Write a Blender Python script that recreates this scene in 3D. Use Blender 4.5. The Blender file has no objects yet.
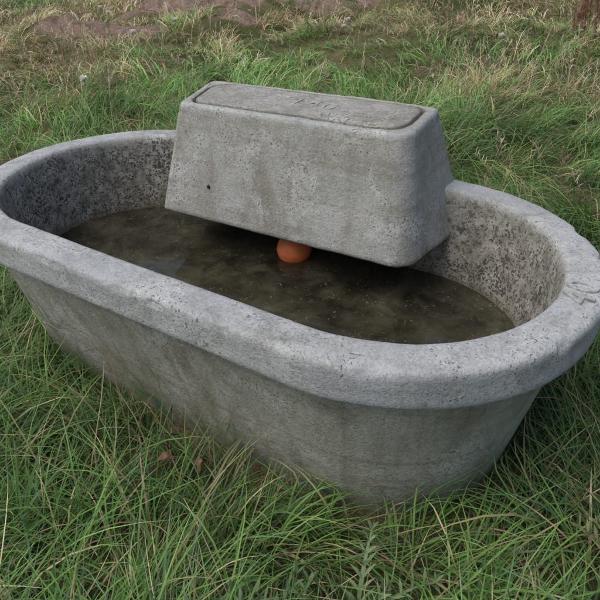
import bpy, math, numpy as np
from mathutils import Matrix, Vector
rng=np.random.default_rng(7)
scene=bpy.context.scene
scene.view_settings.view_transform='Standard'; scene.view_settings.look='None'; scene.view_settings.exposure=0

# ---------------------------------------------------------------- noise
def _h(ix,iy,iz,s):
    n=(ix.astype(np.int64)*374761393+iy.astype(np.int64)*668265263+iz.astype(np.int64)*2147483647+s*974711)&0x7fffffff
    n=(n^(n>>13))*1274126177&0x7fffffff
    n=(n^(n>>16))
    return (n&0xffff)/65535.0
def vn(x,y,z,s=0):
    x,y,z=np.broadcast_arrays(x,y,z)
    ix,iy,iz=np.floor(x),np.floor(y),np.floor(z)
    fx,fy,fz=x-ix,y-iy,z-iz
    fx,fy,fz=[f*f*(3-2*f) for f in (fx,fy,fz)]
    r=0
    for a in (0,1):
        for b in (0,1):
            for c in (0,1):
                r=r+_h(ix+a,iy+b,iz+c,s)*(fx if a else 1-fx)*(fy if b else 1-fy)*(fz if c else 1-fz)
    return r
def fbm(x,y,z=0.0,o=4,s=0):
    r=0;a=.5;t=0
    z=np.asarray(z,float)
    for i in range(o):
        r=r+a*vn(x*2**i,y*2**i,z*2**i,s+i*17);t+=a;a*=.5
    return r/t

# ---------------------------------------------------------------- dims
A=0.439; RAD=0.475; H=0.497
def sdist(x,y):
    return np.hypot(np.maximum(np.abs(x)-A,0),y)

MOUNDS=[(-4.7,5.8,.75,.26),(-4.0,5.0,.5,.14),(-3.3,7.8,.9,.34),(-2.6,8.3,.7,.26),(-5.6,3.7,.5,.18),(-5.0,4.2,.4,.12),(-1.5,9.4,.9,.25),(-6.3,6.4,.9,.3),(-5.5,5.2,.5,.16),(-3.9,6.6,.6,.2)]
def dirtmask(x,y):
    m=np.zeros(np.shape(x))
    for mx,my,r,h in MOUNDS:
        m=np.maximum(m,np.exp(-((x-mx)**2+(y-my)**2)/(r*r)))
    n=fbm(x*1.7,y*1.7,0,4,91)
    return np.clip((m*1.2+(n-.5)*1.9-.46)*3,0,1)
def gh(x,y):
    d=sdist(x,y)
    z=(fbm(x*.55,y*.55,0,3,3)-.5)*.26+(fbm(x*2.5,y*2.5,0,2,8)-.5)*.06
    for mx,my,r,h in MOUNDS:
        z=z+h*np.exp(-((x-mx)**2+(y-my)**2)/(r*r))*(.2+1.6*fbm(x*4.5,y*4.5,0,4,44))
    k=np.clip((d-.55)/1.4,0,1)
    return z*k-.05+.02*k

# ---------------------------------------------------------------- mesh helpers
def mk(name,verts,faces,mat,attrs=None,smooth=True,parent=None):
    me=bpy.data.meshes.new(name)
    if isinstance(faces,np.ndarray):
        nv=len(verts);nf=len(faces);k=faces.shape[1]
        me.vertices.add(nv);me.vertices.foreach_set('co',np.ascontiguousarray(verts,dtype=np.float32).ravel())
        me.loops.add(nf*k);me.loops.foreach_set('vertex_index',faces.astype(np.int32).ravel())
        me.polygons.add(nf);me.polygons.foreach_set('loop_start',np.arange(0,nf*k,k,dtype=np.int32))
        me.update(calc_edges=True)
    else:
        me.from_pydata([tuple(v) for v in verts],[],faces)
    for n,c in (attrs or {}).items():
        at=me.color_attributes.new(n,'FLOAT_COLOR','POINT')
        c4=np.ones((len(verts),4),np.float32);c4[:,:3]=c
        at.data.foreach_set('color',c4.ravel())
    if smooth: me.polygons.foreach_set('use_smooth',np.ones(len(me.polygons),bool))
    me.validate()
    me.materials.append(mat)
    ob=bpy.data.objects.new(name,me);scene.collection.objects.link(ob)
    if parent: ob.parent=parent
    return ob
def loft(rings,closed=True):
    m=len(rings);n=rings[0].shape[0]
    V=np.vstack(rings)
    i=np.arange(m-1)[:,None];j=np.arange(n)[None,:];j2=(j+1)%n
    F=np.stack([i*n+j,i*n+j2,(i+1)*n+j2,(i+1)*n+j],-1).reshape(-1,4)
    return V,F
def resample(pts,step):
    out=[np.array(pts[0],float)]
    for a,b in zip(pts[:-1],pts[1:]):
        a=np.array(a,float);b=np.array(b,float)
        k=max(1,int(np.ceil(np.linalg.norm((b-a)[:2])/step)))
        for t in range(1,k+1): out.append(a+(b-a)*t/k)
    return out

# ---------------------------------------------------------------- node helper
class N:
    def __init__(s,mat):
        mat.use_nodes=True;s.t=mat.node_tree;s.t.nodes.clear()
    def n(s,typ,ins=None,**kw):
        nd=s.t.nodes.new(typ)
        for k,v in kw.items(): setattr(nd,k,v)
        for k,v in (ins or {}).items():
            if hasattr(v,'is_output'): s.t.links.new(v,nd.inputs[k])
            else: nd.inputs[k].default_value=v
        return nd
    def noise(s,vec,scale,detail=6,rough=.6,dist=0):
        return s.n('ShaderNodeTexNoise',{'Vector':vec,'Scale':scale,'Detail':detail,'Roughness':rough,'Distortion':dist}).outputs['Fac']
    def rng(s,v,a,b,c=0.,d=1.):
        return s.n('ShaderNodeMapRange',{'Value':v,'From Min':a,'From Max':b,'To Min':c,'To Max':d}).outputs[0]
    def m(s,op,a,b=0.):
        return s.n('ShaderNodeMath',{0:a,1:b},operation=op).outputs[0]
    def mix(s,f,a,b,bt='MIX'):
        nd=s.n('ShaderNodeMix',data_type='RGBA',blend_type=bt)
        for k,v in ((0,f),(6,a),(7,b)):
            if hasattr(v,'is_output'): s.t.links.new(v,nd.inputs[k])
            else: nd.inputs[k].default_value=(v if k==0 else (*v,1) if len(v)==3 else v)
        return nd.outputs[2]

def concrete(name):
    mat=bpy.data.materials.new(name);g=N(mat)
    co=g.n('ShaderNodeTexCoord').outputs['Object']
    pz=g.n('ShaderNodeSeparateXYZ',{0:co}).outputs[2]
    nz=g.n('ShaderNodeTexNoise',{'Vector':co,'Scale':45.,'Detail':4.}).outputs['Color']
    wv=g.n('ShaderNodeVectorMath',{0:g.n('ShaderNodeVectorMath',{0:nz,1:(.5,.5,.5)},operation='SUBTRACT').outputs[0]},operation='SCALE')
    wv.inputs['Scale'].default_value=.035
    cw=g.n('ShaderNodeVectorMath',{0:co,1:wv.outputs[0]},operation='ADD').outputs[0]
    zone=g.n('ShaderNodeAttribute',attribute_name='zone').outputs['Color']
    sp=g.n('ShaderNodeSeparateColor',{'Color':zone})
    rim,inn,wet_dark=sp.outputs[0],sp.outputs[1],sp.outputs[2]  # third channel: wet trough interior, also darker box cavity and lid groove
    n1=g.noise(co,4,8,.65,.4); n2=g.noise(co,22,6,.65); n3=g.noise(co,190,4,.7); n4=g.noise(co,9,8,.7,.8)
    body=g.mix(g.rng(n1,.35,.65),(.235,.235,.185),(.41,.415,.365))
    rimc=g.mix(g.rng(n1,.35,.65),(.30,.325,.335),(.425,.45,.46))
    col=g.mix(rim,body,rimc)
    # run stains, pour lines
    mp=g.n('ShaderNodeMapping',{'Vector':co,'Scale':(14,14,2.0)}).outputs[0]
    st=g.noise(mp,1,7,.65,.3)
    col=g.mix(g.m('MULTIPLY',g.rng(st,.47,.66),g.m('SUBTRACT',.66,g.m('MULTIPLY',rim,.42))),col,(.15,.135,.085))
    mh=g.n('ShaderNodeMapping',{'Vector':co,'Scale':(1.5,1.5,34)}).outputs[0]
    sh=g.noise(mh,1,5,.6,.2)
    col=g.mix(g.m('MULTIPLY',g.rng(sh,.52,.68),g.m('SUBTRACT',.5,g.m('MULTIPLY',rim,.3))),col,(.17,.155,.105))
    col=g.mix(g.m('MULTIPLY',g.rng(n4,.54,.66),.45),col,(.56,.57,.555))
    n5=g.noise(co,8,12,.75,1.0)
    col=g.mix(g.m('MULTIPLY',g.rng(n5,.52,.66),.5),col,(.135,.135,.115))
    # green-brown film low on the outside
    low=g.m('MULTIPLY',g.rng(pz,.22,-.02),g.rng(n2,.35,.6))
    col=g.mix(g.m('MULTIPLY',low,g.m('SUBTRACT',.6,g.m('MULTIPLY',inn,.6))),col,(.13,.135,.07))
    n6=g.noise(co,110,4,.7)
    patch=g.rng(n1,.42,.6,.12,.6)
    col=g.mix(g.m('MULTIPLY',g.rng(n6,.56,.63),patch),col,(.11,.105,.09))
    col=g.mix(g.m('MULTIPLY',g.rng(n6,.42,.36),.2),col,(.58,.58,.56))
    incol=g.mix(g.rng(n2,.38,.62),(.15,.142,.115),(.36,.355,.32))
    col=g.mix(g.m('MULTIPLY',inn,.8),col,incol)
    isp=g.m('MULTIPLY',g.rng(g.noise(co,60,6,.8,.3),.51,.58),g.m('MULTIPLY',inn,.8))
    col=g.mix(isp,col,(.055,.052,.042))
    v=g.n('ShaderNodeTexVoronoi',{'Vector':cw,'Scale':105.,'Randomness':1.}).outputs['Distance']
    thr=g.m('ADD',g.rng(n4,.40,.62,-.04,.30),g.m('MULTIPLY',inn,.18))
    pit=g.m('MULTIPLY',g.rng(g.m('SUBTRACT',thr,v),0,.05),g.m('ADD',g.m('MULTIPLY',inn,.3),.6))
    v2=g.n('ShaderNodeTexVoronoi',{'Vector':cw,'Scale':38.,'Randomness':1.}).outputs['Distance']
    thr2=g.m('ADD',g.rng(n1,.45,.7,-.08,.15),g.m('MULTIPLY',inn,.08))
    pit2=g.m('MULTIPLY',g.rng(g.m('SUBTRACT',thr2,v2),0,.05),g.m('ADD',g.m('MULTIPLY',inn,.45),.4))
    pits=g.m('MAXIMUM',pit,pit2)
    col=g.mix(pits,col,(.045,.043,.036))
    col=g.mix(g.m('MULTIPLY',wet_dark,.85),col,g.mix(g.rng(n4,.4,.6),(.045,.043,.028),(.11,.10,.07)))
    gr=g.rng(n3,.25,.75,.70,1.26)
    col=g.mix(1.,col,g.n('ShaderNodeCombineColor',{0:gr,1:gr,2:gr}).outputs[0],'MULTIPLY')
    h=g.m('ADD',g.m('ADD',g.m('MULTIPLY',n2,.4),g.m('MULTIPLY',n6,.4)),g.m('SUBTRACT',g.m('MULTIPLY',n3,.4),g.m('MULTIPLY',pits,.8)))
    bp=g.n('ShaderNodeBump',{'Height':h,'Strength':1.,'Distance':.005}).outputs[0]
    b=g.n('ShaderNodeBsdfPrincipled',{'Base Color':col,'Roughness':g.rng(n2,.3,.7,.75,.95),'Normal':bp,'Specular IOR Level':.3})
    g.t.links.new(b.outputs[0],g.n('ShaderNodeOutputMaterial').inputs[0])
    return mat
conc=concrete('weathered_concrete')

# ---------------------------------------------------------------- trough
NC=640
def outline(r,n=NC):
    per=4*A+2*math.pi*RAD
    s=np.arange(n)/n*per
    P=np.zeros((n,2));Nn=np.zeros((n,2))
    L1=2*A;L2=L1+math.pi*RAD;L3=L2+2*A
    for i,t in enumerate(s):
        if t<L1: c=(-A+t,0);nn=(0,-1)
        elif t<L2: a=-math.pi/2+(t-L1)/RAD;c=(A,0);nn=(math.cos(a),math.sin(a))
        elif t<L3: c=(A-(t-L2),0);nn=(0,1)
        else: a=math.pi/2+(t-L3)/RAD;c=(-A,0);nn=(math.cos(a),math.sin(a))
        P[i]=c;Nn[i]=nn
    return P+Nn*r, Nn
# (offset, z, rim, inner, wet)
prof=[(.150,-.13,0,0,0),(.122,0,0,0,.0),(.085,.2,0,0,0),(.048,.372,0,0,0),(.036,.392,.2,0,0),(.018,.402,.6,0,0),(.008,.406,1,0,0),(.003,.411,1,0,0),(.001,.42,1,0,0),
 (.001,.481,1,0,0),(.003,.489,1,0,0),(.007,.494,1,0,0),(.015,.4965,1,0,0),(.05,.498,1,0,0),(.080,.4975,1,0,0),(.088,.494,1,.1,0),(.092,.488,.8,.35,0),(.096,.478,.4,.7,0),(.102,.44,.1,1,0),
 (.120,.32,0,1,.0),(.128,.265,0,1,.3),(.134,.240,0,1,.8),(.145,.16,0,1,1),(.165,.125,0,1,1),(.20,.11,0,1,1),(.474,.105,0,1,1)]
prof=resample(prof,.008)
rings=[];Z=[]
for o,z,r,i,w in prof:
    P,Nn=outline(RAD-o)
    dx=(fbm(P[:,0]*3,P[:,1]*3,z*3,3,5)-.5)*.008+(fbm(P[:,0]*22,P[:,1]*22,z*22,3,6)-.5)*.003
    if o>.45: dx*=0
    if z>.474 and o<.03:
        dx-=np.clip(fbm(P[:,0]*16,P[:,1]*16,z*16,3,77)-.60,0,1)*.06
    P=P+Nn*dx[:,None]
    zz=np.full(NC,z)+(fbm(P[:,0]*5,P[:,1]*5,z,3,9)-.5)*.005+(fbm(P[:,0]*30,P[:,1]*30,z,3,12)-.5)*.0016
    rings.append(np.c_[P,zz])
    Z.append(np.tile([r,i,w],(NC,1)))
V,F=loft(rings);Zc=np.vstack(Z)
trough=mk('concrete_water_trough',V,F,conc,{'zone':Zc})

# ---------------------------------------------------------------- valve cover box
ZT,ZB=.695,.36
TOP=np.array([(-.345,.142),(.385,.182),(.345,.478),(-.452,.425)])   # fl, fr, br, bl
FLR=np.array([(-.065,-.070),(.050,-.070),(.13,.0),(-.10,.02)])
def rquad(C,rad_,n=22,ne=60):
    C=np.array(C,float);m=4;arcs=[]
    for k in range(m):
        p=C[k];a=C[k-1]-p;b=C[(k+1)%m]-p;a/=np.linalg.norm(a);b/=np.linalg.norm(b)
        th=math.acos(np.clip(a@b,-1,1));r=rad_[k];L=r/math.tan(th/2)
        c=p+(a+b)/np.linalg.norm(a+b)*(r/math.sin(th/2))
        s=p+a*L-c;e=p+b*L-c
        a0=math.atan2(s[1],s[0]);a1=math.atan2(e[1],e[0])
        while a1<a0:a1+=2*math.pi
        t=np.linspace(a0,a1,n);arcs.append(np.c_[c[0]+r*np.cos(t),c[1]+r*np.sin(t)])
    out=[]
    for k in range(4):
        out.append(arcs[k]);a=arcs[k][-1];b=arcs[(k+1)%4][0];q=ne if k%2==0 else ne//2
        t=np.linspace(0,1,q+2)[1:-1,None];out.append(a+(b-a)*t)
    return np.vstack(out)
def inset(C,off):
    C=np.array(C,float);out=[]
    for k in range(4):
        p=C[k];a=C[k-1]-p;b=C[(k+1)%4]-p;a/=np.linalg.norm(a);b/=np.linalg.norm(b)
        th=math.acos(np.clip(a@b,-1,1));out.append(p+(a+b)/np.linalg.norm(a+b)*off/math.sin(th/2))
    return np.array(out)
rings=[];Z=[]
def finish(q,z,zone,chip=False,disp=1,zn=.0016):
    c=q.mean(0);d=q-c;d/=np.linalg.norm(d,axis=1)[:,None]
    zf=np.full(len(q),z)
    nz=(fbm(q[:,0]*4,q[:,1]*4,zf*4,3,21)-.5)*.006+(fbm(q[:,0]*28,q[:,1]*28,zf*28,3,22)-.5)*.002
    if chip: nz-=np.clip(fbm(q[:,0]*18,q[:,1]*18,zf*18,3,78)-.57,0,1)*.06
    q=q+d*nz[:,None]*disp
    zz=zf+(fbm(q[:,0]*9,q[:,1]*9,0,3,23)-.5)*.005+(fbm(q[:,0]*45,q[:,1]*45,0,3,25)-.5)*zn
    rings.append(np.c_[q,zz]);Z.append(np.tile(zone,(len(q),1)))
def addb(off,z,wet_dark=0,inn=0,rim=.45):
    k=(ZT-z)/(ZT-ZB);C=TOP+FLR*k
    if off: C=inset(C,off)
    rf=lambda r:max(r-off,.006)
    q=rquad(C,(rf(.022+.01*k),rf(.055+.015*k),rf(.03),rf(.03)))
    if z<H-.012: q[:,1]=np.minimum(q[:,1],.412)
    finish(q,z,(rim,inn,wet_dark),z>ZT-.03 and off<.02)
addb(.07,.60,.6,.5);addb(.06,.42,.6,.5);addb(.05,ZB+.004,.5,.4);addb(.02,ZB-.001,.3,.2);addb(.006,ZB+.001,.15);addb(0,ZB+.008)  # cavity and underside rings get a darker tone from the third channel
for z in np.linspace(ZB+.018,ZT-.014,50): addb(0,z)
addb(.001,ZT-.007,rim=.75);addb(.003,ZT-.003,rim=.8);addb(.007,ZT-.0005,rim=.8);addb(.012,ZT,rim=.7)
def addl(off,z,r,wet_dark=0,rim=.4,inn=.35):
    q=rquad(inset(TOP,off),(r*.9,r*1.3,r*.8,r*1.0))
    finish(q,z,(rim,inn,wet_dark),False,.3,.0025)
addl(.022,ZT,.06,inn=.1);addl(.0275,ZT-.002,.06,.9);addl(.029,ZT-.014,.059,1);addl(.0335,ZT-.014,.058,1);addl(.035,ZT-.001,.057,.6);addl(.039,ZT+.002,.055,.1)  # lid groove rings get the darkest tone from the third channel
for o in np.linspace(.046,.125,20): addl(o,ZT+.002,max(.052-(o-.04)*.55,.004))
V,F=loft(rings);Zc=np.vstack(Z)
n=len(rings[0]);last=len(V)-n
me_f=[tuple(f) for f in F.tolist()]
me_f.append(tuple(range(last,last+n)))
me_f.append(tuple(reversed(range(0,n))))
box=mk('valve_cover_box',V,me_f,conc,{'zone':Zc},parent=trough)

def textmesh(name,txt,size,M,z,ext=.005,bev=.0012):
    cu=bpy.data.curves.new('numerals','FONT');cu.body=txt;cu.size=size;cu.extrude=ext;cu.bevel_depth=bev;cu.align_x='CENTER';cu.align_y='CENTER'
    cu.space_character=1.15
    tmp=bpy.data.objects.new('t',cu);scene.collection.objects.link(tmp)
    dg=bpy.context.evaluated_depsgraph_get();me=bpy.data.meshes.new_from_object(tmp.evaluated_get(dg))
    bpy.data.objects.remove(tmp)
    me.transform(M)
    at=me.color_attributes.new('zone','FLOAT_COLOR','POINT')
    at.data.foreach_set('color',np.tile([z[0],z[1],z[2],1],(len(me.vertices),1)).astype(np.float32).ravel())
    me.materials.clear();me.materials.append(conc)
    o=bpy.data.objects.new(name,me);scene.collection.objects.link(o);o.parent=trough
for ch,dg_ in (('4',-3.5),('0',3.5)):
    ang=math.radians(dg_);r=RAD-.050
    textmesh('rim_numeral_'+ch,ch,.088,Matrix.Translation((A+r*math.cos(ang),r*math.sin(ang),.4975))@Matrix.Rotation(ang+math.pi/2,4,'Z'),(1,.15,0),.005)
textmesh('lid_lettering','140',.095,Matrix.Translation((.02,.31,ZT+.0005))@Matrix.Rotation(math.radians(3),4,'Z'),(.5,.2,0),.0022,.001)

# ---------------------------------------------------------------- water
wm=bpy.data.materials.new('murky_water');g=N(wm)
co=g.n('ShaderNodeTexCoord').outputs['Object']
nb=g.noise(co,7,3,.5)
bp=g.n('ShaderNodeBump',{'Height':nb,'Strength':.12,'Distance':.01}).outputs[0]
fr=g.n('ShaderNodeFresnel',{'IOR':1.45,'Normal':bp}).outputs[0]
tr=g.n('ShaderNodeBsdfTransparent',{'Color':(.55,.54,.44,1)}).outputs[0]
gl=g.n('ShaderNodeBsdfGlossy',{'Roughness':.02,'Normal':bp}).outputs[0]
dc=g.mix(g.rng(g.noise(co,9,8,.7,.6),.38,.62),(.026,.027,.019),(.090,.085,.056))
spk=g.rng(g.noise(co,120,3,.6),.64,.70)
dc=g.mix(g.m('MULTIPLY',spk,.7),dc,(.24,.22,.17))
df=g.n('ShaderNodeBsdfDiffuse',{'Color':dc}).outputs[0]
fm=g.m('MAXIMUM',g.rng(g.noise(co,5,6,.65,.5),.35,.65,.25,.8),g.m('MULTIPLY',spk,.8))
s1=g.n('ShaderNodeMixShader',{0:fm,1:tr,2:df}).outputs[0]
s2=g.n('ShaderNodeMixShader',{0:fr,1:s1,2:gl}).outputs[0]
g.t.links.new(s2,g.n('ShaderNodeOutputMaterial').inputs[0])
WZ=.238
P,_=outline(RAD-.125,160)
mk('trough_water',np.c_[P,np.full(160,WZ)],[tuple(range(160))],wm,parent=trough)

def simple(name,c,rough=.6,c2=None,sc=10,bump=.0):
    m=bpy.data.materials.new(name);g=N(m)
    co=g.n('ShaderNodeTexCoord').outputs['Object']
    nn=g.noise(co,sc,6,.65)
    col=g.mix(g.rng(nn,.35,.65),c,c2 or c)
    ins={'Base Color':col,'Roughness':rough}
    if bump: ins['Normal']=g.n('ShaderNodeBump',{'Height':nn,'Strength':bump,'Distance':.01}).outputs[0]
    b=g.n('ShaderNodeBsdfPrincipled',ins)
    g.t.links.new(b.outputs[0],g.n('ShaderNodeOutputMaterial').inputs[0]);return m
orange=simple('orange_plastic',(.78,.20,.04),.5,(.55,.15,.05),22)
brass=simple('dull_brass',(.22,.16,.07),.45,(.12,.10,.06),20)
black=simple('hole_shade',(.02,.02,.018),.9)  # near-black colour painting the shade inside the tie hole
def sphere(c,r,nu=40,nv=24,sq=1.):
    vs=[];
    for i in range(nv+1):
        t=math.pi*i/nv
        for j in range(nu):
            a=2*math.pi*j/nu
            vs.append((c[0]+r*math.sin(t)*math.cos(a),c[1]+r*math.sin(t)*math.sin(a),c[2]+r*math.cos(t)*sq))
    i=np.arange(nv)[:,None];j=np.arange(nu)[None];F=np.stack([i*nu+j,(i+1)*nu+j,(i+1)*nu+(j+1)%nu,i*nu+(j+1)%nu],-1).reshape(-1,4)
    return np.array(vs),F
FB=(.005,.222,.262)
V,F=sphere(FB,.055)
d=V-np.array(FB);k=1+.03*np.exp(-(d[:,2]/.004)**2);V=np.array(FB)+d*k[:,None]
fl=mk('float_ball',V,F,orange,parent=trough)
V,F=sphere((-.224,.1025,.4675),.006,16,10)
mk('tie_hole',V,F,black,parent=trough)  # solid dark bead in place of a recess, hole shade is its colour
def tube(pts,r,n=10):
    rings=[];pts=[np.array(p,float) for p in pts]
    for i,p in enumerate(pts):
        t=pts[min(i+1,len(pts)-1)]-pts[max(i-1,0)];t/=np.linalg.norm(t)
        u=np.cross(t,(0,0,1));
        if np.linalg.norm(u)<.01:u=np.array((1.,0,0))
        u/=np.linalg.norm(u);v=np.cross(t,u)
        a=np.linspace(0,2*math.pi,n,endpoint=False)[:,None]
        rr=r[i] if isinstance(r,(list,tuple)) else r
        rings.append(p+rr*(np.cos(a)*u+np.sin(a)*v))
    return loft(rings)
V,F=tube([(FB[0]+.05,FB[1]+.01,.28),(FB[0]+.14,FB[1]+.04,.34),(FB[0]+.22,FB[1]+.07,.40)],.005)
mk('float_arm',V,F,brass,parent=trough)
V,F=tube([(FB[0]+.21,FB[1]+.07,.40),(FB[0]+.24,FB[1]+.08,.405),(FB[0]+.26,FB[1]+.10,.45),(FB[0]+.26,FB[1]+.12,.55)],[.012,.016,.014,.014])
mk('float_valve',V,F,brass,parent=trough)

# ---------------------------------------------------------------- ground
gm=bpy.data.materials.new('field_soil');g=N(gm)
co=g.n('ShaderNodeTexCoord').outputs['Object']
dm=g.n('ShaderNodeAttribute',attribute_name='dirt').outputs['Fac']
n1=g.noise(co,.6,6,.6);n2=g.noise(co,9,8,.7);n3=g.noise(co,60,6,.7)
dist=g.n('ShaderNodeVectorMath',{0:co},operation='LENGTH').outputs['Value']
grass=g.mix(g.rng(n1,.38,.62),(.10,.14,.045),(.30,.27,.13))
grass=g.mix(g.m('MULTIPLY',g.rng(n2,.4,.65),g.rng(dist,2,8,.7,.2)),grass,(.06,.055,.03))
dirt=g.mix(g.rng(n2,.35,.65),(.24,.16,.12),(.50,.39,.31))
col=g.mix(dm,grass,dirt)
gr=g.rng(n3,.3,.7,.6,1.3);col=g.mix(1.,col,g.n('ShaderNodeCombineColor',{0:gr,1:gr,2:gr}).outputs[0],'MULTIPLY')
bp=g.n('ShaderNodeBump',{'Height':g.m('ADD',n2,g.m('MULTIPLY',n3,.3)),'Strength':1.,'Distance':.12}).outputs[0]
b=g.n('ShaderNodeBsdfPrincipled',{'Base Color':col,'Roughness':.95,'Normal':bp,'Specular IOR Level':.1})
g.t.links.new(b.outputs[0],g.n('ShaderNodeOutputMaterial').inputs[0])
rad=np.concatenate([[0.01],np.linspace(.1,12,190),np.geomspace(12.3,600,50)])
NS=420;ang=np.arange(NS)/NS*2*math.pi
RR,AA=np.meshgrid(rad,ang,indexing='ij')
gx,gy=(RR*np.cos(AA)).ravel(),(RR*np.sin(AA)).ravel()
gz=gh(gx,gy)
i=np.arange(len(rad)-1)[:,None];j=np.arange(NS)[None];F=np.stack([i*NS+j,(i+1)*NS+j,(i+1)*NS+(j+1)%NS,i*NS+(j+1)%NS],-1).reshape(-1,4)
dmk=dirtmask(gx,gy)
mk('ground',np.c_[gx,gy,gz],F,gm,{'dirt':np.repeat(dmk[:,None],3,1)})

# ---------------------------------------------------------------- grass
grm=bpy.data.materials.new('grass_blades');g=N(grm)
at=g.n('ShaderNodeAttribute',attribute_name='col').outputs['Color']
b=g.n('ShaderNodeBsdfPrincipled',{'Base Color':at,'Roughness':.5,'Specular IOR Level':.35}).outputs[0]
t=g.n('ShaderNodeBsdfTranslucent',{'Color':at}).outputs[0]
g.t.links.new(g.n('ShaderNodeMixShader',{0:.3,1:b,2:t}).outputs[0],g.n('ShaderNodeOutputMaterial').inputs[0])
def prad(z):
    z=np.clip(z,-.05,.5)
    return np.where(z<.40,RAD-.122+.082*z/.4,RAD+.004)+.006
ALLV=[];ALLF=[];ALLC=[];OFF=[0]
def blades(x,y,z,az,e0,e1,L,w,cr,ct,segs,curl=.5,prof='leaf',free=False):
    n=len(x);S=segs+1
    s=np.linspace(0,1,S)
    P=np.zeros((n,S,3));P[:,0,0]=x;P[:,0,1]=y;P[:,0,2]=z
    azs=az[:,None]+(rng.normal(0,curl,n)[:,None])*s[None]
    for k in range(1,S):
        e=e0+(e1-e0)*((k-.5)/segs)**1.2
        st=L/segs
        P[:,k,0]=P[:,k-1,0]+st*np.cos(e)*np.cos(azs[:,k])
        P[:,k,1]=P[:,k-1,1]+st*np.cos(e)*np.sin(azs[:,k])
        P[:,k,2]=P[:,k-1,2]+st*np.sin(e)
    if not free:
        fl=z[:,None]+.008+.03*rng.random(n)[:,None]*s[None]
        P[:,1:,2]=np.maximum(P[:,1:,2],fl[:,1:])
        px,py=P[...,0],P[...,1]
        cx=np.clip(px,-A,A);d=np.hypot(px-cx,py);R=prad(P[...,2])
        ins=(d<R)&(P[...,2]<.52)
        k=np.where(ins,R/np.maximum(d,1e-3),1)
        P[...,0]=cx+(px-cx)*k;P[...,1]=py*k
    if prof=='leaf': wp=np.minimum(1,.55+1.5*s)*(1-s**2.2)+.02
    else: wp=np.ones(S)*.9
    tw=az+math.pi/2+rng.normal(0,.5,n)
    sd=np.stack([np.cos(tw),np.sin(tw),rng.normal(0,.35,n)*(0 if free else 1)],-1)
    sd/=np.linalg.norm(sd,axis=1)[:,None]
    off=sd[:,None,:]*(w[:,None]*.5*wp[None])[...,None]
    V=np.stack([P-off,P+off],2).reshape(-1,3)
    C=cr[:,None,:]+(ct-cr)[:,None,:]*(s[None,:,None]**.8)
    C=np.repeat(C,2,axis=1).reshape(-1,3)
    b=(np.arange(n)*S*2)[:,None]+ (np.arange(segs)*2)[None]
    Fq=np.stack([b,b+1,b+3,b+2],-1).reshape(-1,4)+OFF[0]
    ALLV.append(V);ALLF.append(Fq);ALLC.append(C);OFF[0]+=len(V)
    return P
CX,CY=.3,-.3; VA=math.atan2(.83,-.55)
def dry(x,y):   # 0 lush .. 1 straw
    n=fbm(x*.55+3,y*.55,0,4,61);n2=fbm(x*1.5+3,y*1.5,0,3,62)
    far=np.clip((np.hypot(x-CX,y-CY)-1.2)/4,0,1)
    left=np.clip((-x-.6)/2.5,0,1)
    return np.clip((n-.5)*4+(n2-.5)*1.5-.06+.42*far+.34*left,0,1)
def region(r0,r1,tufts_m2,per,Lr,wr,segs,half=math.pi,spread=.04):
    area=half*(r1*r1-r0*r0);T=int(area*tufts_m2)
    r=np.sqrt(rng.uniform(r0*r0,r1*r1,T));a=VA+rng.uniform(-half,half,T)
    tx,ty=CX+r*np.cos(a),CY+r*np.sin(a)
    sd0=sdist(tx,ty)
    keep=sd0>RAD-.12+.02
    dmv=dirtmask(tx,ty);keep&=rng.random(T)>dmv*.93
    keep&=((fbm(tx*3,ty*3,0,3,33)+rng.random(T)*.5)>.42)|(sd0<RAD+.02)
    tx,ty=tx[keep],ty[keep];T=len(tx)
    D=dry(tx,ty)
    flow=fbm(tx*.9,ty*.9,0,3,55)*4*math.pi+fbm(tx*4,ty*4,0,2,56)*2
    taz=flow+rng.normal(0,.6,T)
    th=(.45+1.1*fbm(tx*1.6,ty*1.6,0,3,57))*rng.uniform(.7,1.3,T)
    th*=np.clip(.5+(sdist(tx,ty)-RAD+.12)*2.6,.5,1)
    tb=rng.uniform(.7,1.35,T)*(.35+1.3*fbm(tx*2.2,ty*2.2,0,3,59))
    idx=np.repeat(np.arange(T),per);n=len(idx)
    x=tx[idx]+rng.normal(0,spread,n);y=ty[idx]+rng.normal(0,spread,n)
    k=sdist(x,y)>RAD-.122+.004
    idx=idx[k];x=x[k];y=y[k];n=len(x)
    z=gh(x,y)-.005
    az=taz[idx]+rng.normal(0,.6,n)
    L=rng.uniform(Lr[0],Lr[1],n)*th[idx]
    e0=np.radians(rng.uniform(38,84,n));e1=np.radians(rng.uniform(-80,28,n))
    dr=rng.random(n)<(.06+.62*D[idx])
    w=rng.uniform(wr[0],wr[1],n);w*=np.where(rng.random(n)<.10,1.5,1)
    gsel=rng.random((n,1))
    gA=np.array([.062,.155,.030]);gB=np.array([.185,.35,.085]);gC=np.array([.11,.22,.10])
    gcol=gA+(gB-gA)*gsel;m=rng.random(n)<.2;gcol[m]=gC
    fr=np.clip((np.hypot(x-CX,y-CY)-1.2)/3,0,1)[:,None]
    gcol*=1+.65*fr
    yel=np.array([.46,.47,.19]);gcol=gcol+(yel-gcol)*(D[idx]*rng.uniform(.1,.75,n))[:,None]
    scol=np.array([.42,.34,.19])+(np.array([.68,.58,.38])-np.array([.42,.34,.19]))*rng.random((n,1))
    rs=rng.random(n)<.25;scol[rs]=np.array([.40,.27,.19])
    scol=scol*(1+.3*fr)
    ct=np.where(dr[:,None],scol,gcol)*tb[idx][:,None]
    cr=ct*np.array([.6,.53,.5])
    tip=(rng.random(n)<.08)&~dr
    ct[tip]=np.array([.42,.36,.19])
    ct=np.minimum(ct,.8)
    blades(x,y,z,az,e0,e1,L,w,cr,ct,segs)
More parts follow.
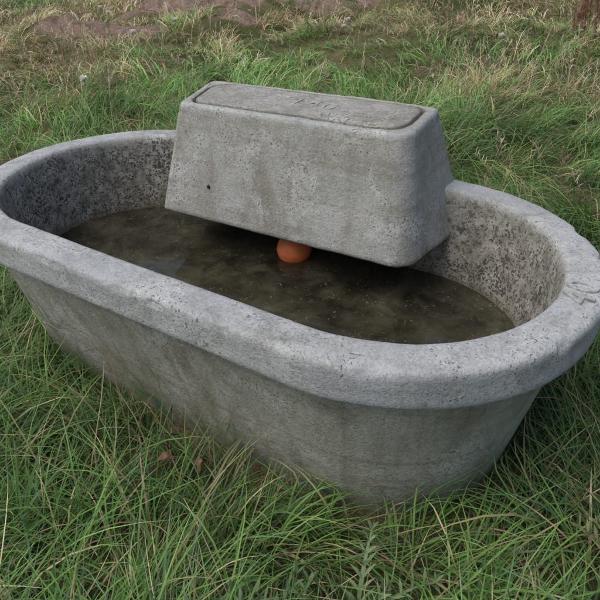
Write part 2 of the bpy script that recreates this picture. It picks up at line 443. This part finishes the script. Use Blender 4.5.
region(0,1.9,155,32,(.13,.37),(.0026,.0054),6)
region(1.9,4.2,66,24,(.13,.34),(.0036,.007),5,math.radians(78))
region(4.2,8,26,22,(.10,.26),(.006,.011),3,math.radians(60),.06)
region(8,14,11,18,(.10,.26),(.010,.018),3,math.radians(52),.09)
region(14,32,1.4,18,(.2,.5),(.02,.05),2,math.radians(52),.25)
def thatch(r0,r1,dens,half,wr,L=(.08,.22),segs=3):
    area=half*(r1*r1-r0*r0);n=int(area*dens)
    r=np.sqrt(rng.uniform(r0*r0,r1*r1,n));a=VA+rng.uniform(-half,half,n)
    x,y=CX+r*np.cos(a),CY+r*np.sin(a);k=(sdist(x,y)>RAD-.1)&(rng.random(n)>dirtmask(x,y)*.85);x,y=x[k],y[k];n=len(x)
    c=np.where(rng.random((n,1))<.5,np.array([[.11,.15,.05]]),np.array([[.32,.26,.16]]))*rng.uniform(.5,1.2,(n,1))
    blades(x,y,gh(x,y)+.004+rng.uniform(0,.03,n),rng.uniform(0,6.28,n),np.radians(rng.uniform(5,35,n)),np.radians(rng.uniform(-30,10,n)),rng.uniform(*L,n),rng.uniform(*wr,n),c*.7,c,segs)
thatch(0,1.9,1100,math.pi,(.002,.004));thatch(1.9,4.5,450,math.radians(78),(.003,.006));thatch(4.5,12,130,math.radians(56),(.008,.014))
# dead stems lying through the sward
def deadstems(n,R):
    a=rng.uniform(0,6.28,n);r=R*np.sqrt(rng.random(n));x=CX+r*np.cos(a);y=CY+r*np.sin(a)
    k=sdist(x,y)>RAD+.05;x,y=x[k],y[k];n=len(x)
    c=np.array([[.55,.46,.30]])*rng.uniform(.5,1.05,(n,1))
    blades(x,y,gh(x,y)+.03,rng.uniform(0,6.28,n),np.radians(rng.uniform(10,50,n)),np.radians(rng.uniform(-30,5,n)),rng.uniform(.15,.35,n),rng.uniform(.0014,.0025,n),c*.8,c,6,prof='stem')
deadstems(650,1.9)
def stalks(r0,r1,dens,half,Lr,thr):
    area=half*(r1*r1-r0*r0);n=int(area*dens)
    r=np.sqrt(rng.uniform(r0*r0,r1*r1,n));a=VA+rng.uniform(-half,half,n)
    x,y=CX+r*np.cos(a),CY+r*np.sin(a)
    k=(sdist(x,y)>RAD+.12)&(dry(x,y)+rng.random(n)*.5>thr)&(dirtmask(x,y)<.6);x,y=x[k],y[k];n=len(x)
    L=rng.uniform(*Lr,n);az=rng.uniform(0,6.28,n)
    base=np.where(rng.random((n,1))<.35,np.array([[.45,.29,.21]]),np.array([[.66,.56,.38]]))*rng.uniform(.75,1.15,(n,1))
    far=1+r[k]/5
    P=blades(x,y,gh(x,y),az,np.radians(rng.uniform(72,90,n)),np.radians(rng.uniform(30,80,n)),L,.0016*far,base*.8,base,5,prof='stem')
    for q in range(11):
        f=.72+.28*q/11;s=f*5;i=int(s);fr=s-i
        p=P[:,i]*(1-fr)+P[:,min(i+1,5)]*fr
        l=rng.uniform(.018,.04,n)*(1.25-(f-.72)*2.6)
        blades(p[:,0],p[:,1],p[:,2],rng.uniform(0,6.28,n),np.radians(rng.uniform(15,75,n)),np.radians(rng.uniform(-20,60,n)),l,rng.uniform(.0022,.004,n)*far,base,base*1.1,2)
stalks(.9,4.2,30,math.radians(78),(.24,.48),.38)
stalks(4.2,10,17,math.radians(58),(.22,.42),.5)
mk('grass_field',np.vstack(ALLV),np.vstack(ALLF),grm,{'col':np.vstack(ALLC)})

# ---------------------------------------------------------------- weeds
def plantmesh(name,fn,parent=None):
    ALLV.clear();ALLF.clear();ALLC.clear();OFF[0]=0
    fn()
    return mk(name,np.vstack(ALLV),np.vstack(ALLF),grm,{'col':np.vstack(ALLC)},parent=parent)
def arr(v,n): return np.full(n,float(v))
def debris():
    n=240
    x=rng.uniform(-A-.28,A+.28,n);y=rng.uniform(-.33,.33,n)
    k=(sdist(x,y)<.325)&((fbm(x*5,y*5,0,3,5)>.5)|(sdist(x,y)>.29));x,y=x[k],y[k];n=len(x)
    c=np.where(rng.random((n,1))<.6,np.array([[.30,.25,.15]]),np.array([[.12,.10,.05]]))*rng.uniform(.6,1.2,(n,1))
    blades(x,y,arr(WZ+.0015,n),rng.uniform(0,6.28,n),arr(0,n),arr(0,n),rng.uniform(.004,.022,n),rng.uniform(.001,.003,n),c,c,2,free=True)
plantmesh('floating_debris',debris,trough)
def seedthistle(x,y,h):
    def f():
        z=float(gh(np.array([x]),np.array([y]))[0])
        c=np.array([[.20,.24,.11]])
        P=blades(arr(x,1),arr(y,1),arr(z,1),rng.uniform(0,6,1),arr(1.5,1),arr(1.25,1),arr(h,1),arr(.006,1),c*.8,c,6,prof='stem')[0]
        n=16;ii=rng.integers(1,6,n);p=P[ii]
        cc=np.tile([[.17,.25,.10]],(n,1))
        blades(p[:,0],p[:,1],p[:,2],rng.uniform(0,6.28,n),arr(.7,n),arr(-.3,n),rng.uniform(.05,.11,n),arr(.012,n),cc*.8,cc,4)
        heads=[P[-1]]+[P[4]+np.array([rng.normal(0,.04),rng.normal(0,.04),h*.22]) for _ in range(int(rng.integers(0,2)))]
        for hd in heads[1:]:
            v=hd-P[4];L=np.linalg.norm(v)
            blades(P[4][None,0],P[4][None,1],P[4][None,2],np.array([math.atan2(v[1],v[0])]),np.array([math.asin(v[2]/L)]),np.array([math.asin(v[2]/L)]),np.array([L]),arr(.004,1),c,c,3,curl=0,prof='stem')
        for hd in heads:
            n=190;cc=np.tile([[.86,.84,.77]],(n,1))
            blades(arr(hd[0],n),arr(hd[1],n),arr(hd[2],n),rng.uniform(0,6.28,n),np.radians(rng.uniform(-20,90,n)),np.radians(rng.uniform(-25,90,n)),rng.uniform(.016,.028,n),arr(.010,n),cc*.92,cc,2)
    plantmesh('thistle',f)
for x,y,h in [(-1.95,.95,.46),(-2.75,2.15,.46),(-3.0,2.8,.5),(-.25,3.05,.46),(-1.7,3.8,.46),(-3.9,3.0,.48),(-5.4,6.6,.5),(.2,4.6,.5),(-2.9,4.9,.46),(-1.2,6.0,.5)]: seedthistle(x,y,h)
def dock(x,y,h,m):
    def f():
        n=m;xx=x+rng.normal(0,.16,n);yy=y+rng.normal(0,.16,n);zz=gh(xx,yy)
        c=np.tile([[.36,.21,.14]],(n,1))*rng.uniform(.7,1.2,(n,1))
        P=blades(xx,yy,zz,rng.uniform(0,6.28,n),np.radians(rng.uniform(78,90,n)),np.radians(rng.uniform(60,90,n)),rng.uniform(.7*h,h,n),arr(.009,n),c,c,6,prof='stem')
        for q in range(60):
            s=rng.uniform(1,5.9,n);i=s.astype(int);fr=(s-i)[:,None];k=np.arange(n)
            p=P[k,i]*(1-fr)+P[k,i+1]*fr
            blades(p[:,0],p[:,1],p[:,2],rng.uniform(0,6.28,n),np.radians(rng.uniform(10,80,n)),np.radians(rng.uniform(0,60,n)),rng.uniform(.03,.10,n),arr(.016,n),c*.9,c*1.2,2)
    plantmesh('dead_dock_plant',f)
dock(-.20,6.5,.75,18)
def rosette(name,x,y,n,L,w,c,e=(20,75)):
    def f():
        c_=np.tile([c],(n,1))*rng.uniform(.75,1.2,(n,1))
        z=gh(arr(x,n),arr(y,n))+.05
        az=rng.uniform(0,6.28,n)
        P=blades(x+rng.normal(0,.015,n),y+rng.normal(0,.015,n),z,az,np.radians(rng.uniform(*e,n)),np.radians(rng.uniform(-25,35,n)),rng.uniform(.6*L,L,n),arr(w,n),c_*.8,c_,8,curl=.3)
        for k in range(1,8):
            for sd in (1,-1):
                p=P[:,k]
                blades(p[:,0],p[:,1],p[:,2],az+sd*1.0,np.radians(rng.uniform(-5,40,n)),np.radians(rng.uniform(-10,30,n)),arr(L*.20*(1.15-k/9),n),arr(w*.8,n),c_,c_*1.1,2,curl=.1)
    plantmesh(name,f)
rosette('thistle_rosette',.60,-.72,14,.24,.011,(.15,.24,.12))
rosette('thistle_rosette',.70,-.60,11,.20,.010,(.17,.26,.12))
rosette('thistle_rosette',1.10,-.22,12,.20,.010,(.22,.24,.11))
rosette('thistle_rosette',-.95,-.25,12,.20,.010,(.13,.20,.08))

def leaf(x,y,z,a):
    n=12;vs=[];fs=[]
    for i in range(n+1):
        s=i/n;w=.011*math.sin(math.pi*min(1,s*.95+.03))**.8*(1+.25*math.sin(s*17))
        for k,u in enumerate((-1,0,1)):
            vs.append((x+math.cos(a)*s*.045-math.sin(a)*u*w,y+math.sin(a)*s*.045+math.cos(a)*u*w,z+.010*abs(u)+.016*math.sin(s*3)))
    for i in range(n):
        for k in (0,1): fs.append((i*3+k,i*3+k+1,i*3+k+4,i*3+k+3))
    mk('dry_leaf',vs,fs,leafm)
leafm=simple('dry_leaf_brown',(.20,.10,.055),.7,(.10,.055,.03),90)
leaf(.10,-.54,.045,.8);leaf(.20,-.50,.03,2.4)

# ---------------------------------------------------------------- world and sun
w=bpy.data.worlds.new('World');scene.world=w;w.use_nodes=True
t=w.node_tree;t.nodes.clear()
EL,AZ=math.radians(60),math.radians(215)
sky=t.nodes.new('ShaderNodeTexSky');sky.sky_type='NISHITA';sky.sun_disc=False;sky.sun_elevation=EL;sky.sun_rotation=AZ
sky.air_density=1.0;sky.dust_density=5.0;sky.ozone_density=.8
bg=t.nodes.new('ShaderNodeBackground');bg.inputs[1].default_value=.15
out=t.nodes.new('ShaderNodeOutputWorld');t.links.new(sky.outputs[0],bg.inputs[0]);t.links.new(bg.outputs[0],out.inputs[0])
sl=bpy.data.lights.new('sun','SUN');sl.energy=1.45;sl.angle=math.radians(55);sl.color=(1,.975,.94)
so=bpy.data.objects.new('sun',sl);scene.collection.objects.link(so)
dv=Vector((math.sin(AZ)*math.cos(EL),math.cos(AZ)*math.cos(EL),math.sin(EL)))
so.rotation_euler=dv.to_track_quat('Z','Y').to_euler()

# ---------------------------------------------------------------- camera
yaw,pit,rol,f=-.5851,.5795,-.02,5.8543
cy,sy,cp,sp=math.cos(yaw),math.sin(yaw),math.cos(pit),math.sin(pit)
fw=Vector((sy*cp,cy*cp,-sp));rt=Vector((cy,-sy,0));up=rt.cross(fw)
r2=rt*math.cos(rol)+up*math.sin(rol);u2=-rt*math.sin(rol)+up*math.cos(rol)
cam=bpy.data.cameras.new('camera');cam.sensor_width=36;cam.lens=f*100/600*36;cam.clip_end=2000;cam.clip_start=.02
co_=bpy.data.objects.new('camera',cam);scene.collection.objects.link(co_)
M=Matrix((( r2.x,u2.x,-fw.x,.9362),(r2.y,u2.y,-fw.y,-1.1555),(r2.z,u2.z,-fw.z,1.1526),(0,0,0,1)))
co_.matrix_world=M
scene.camera=co_
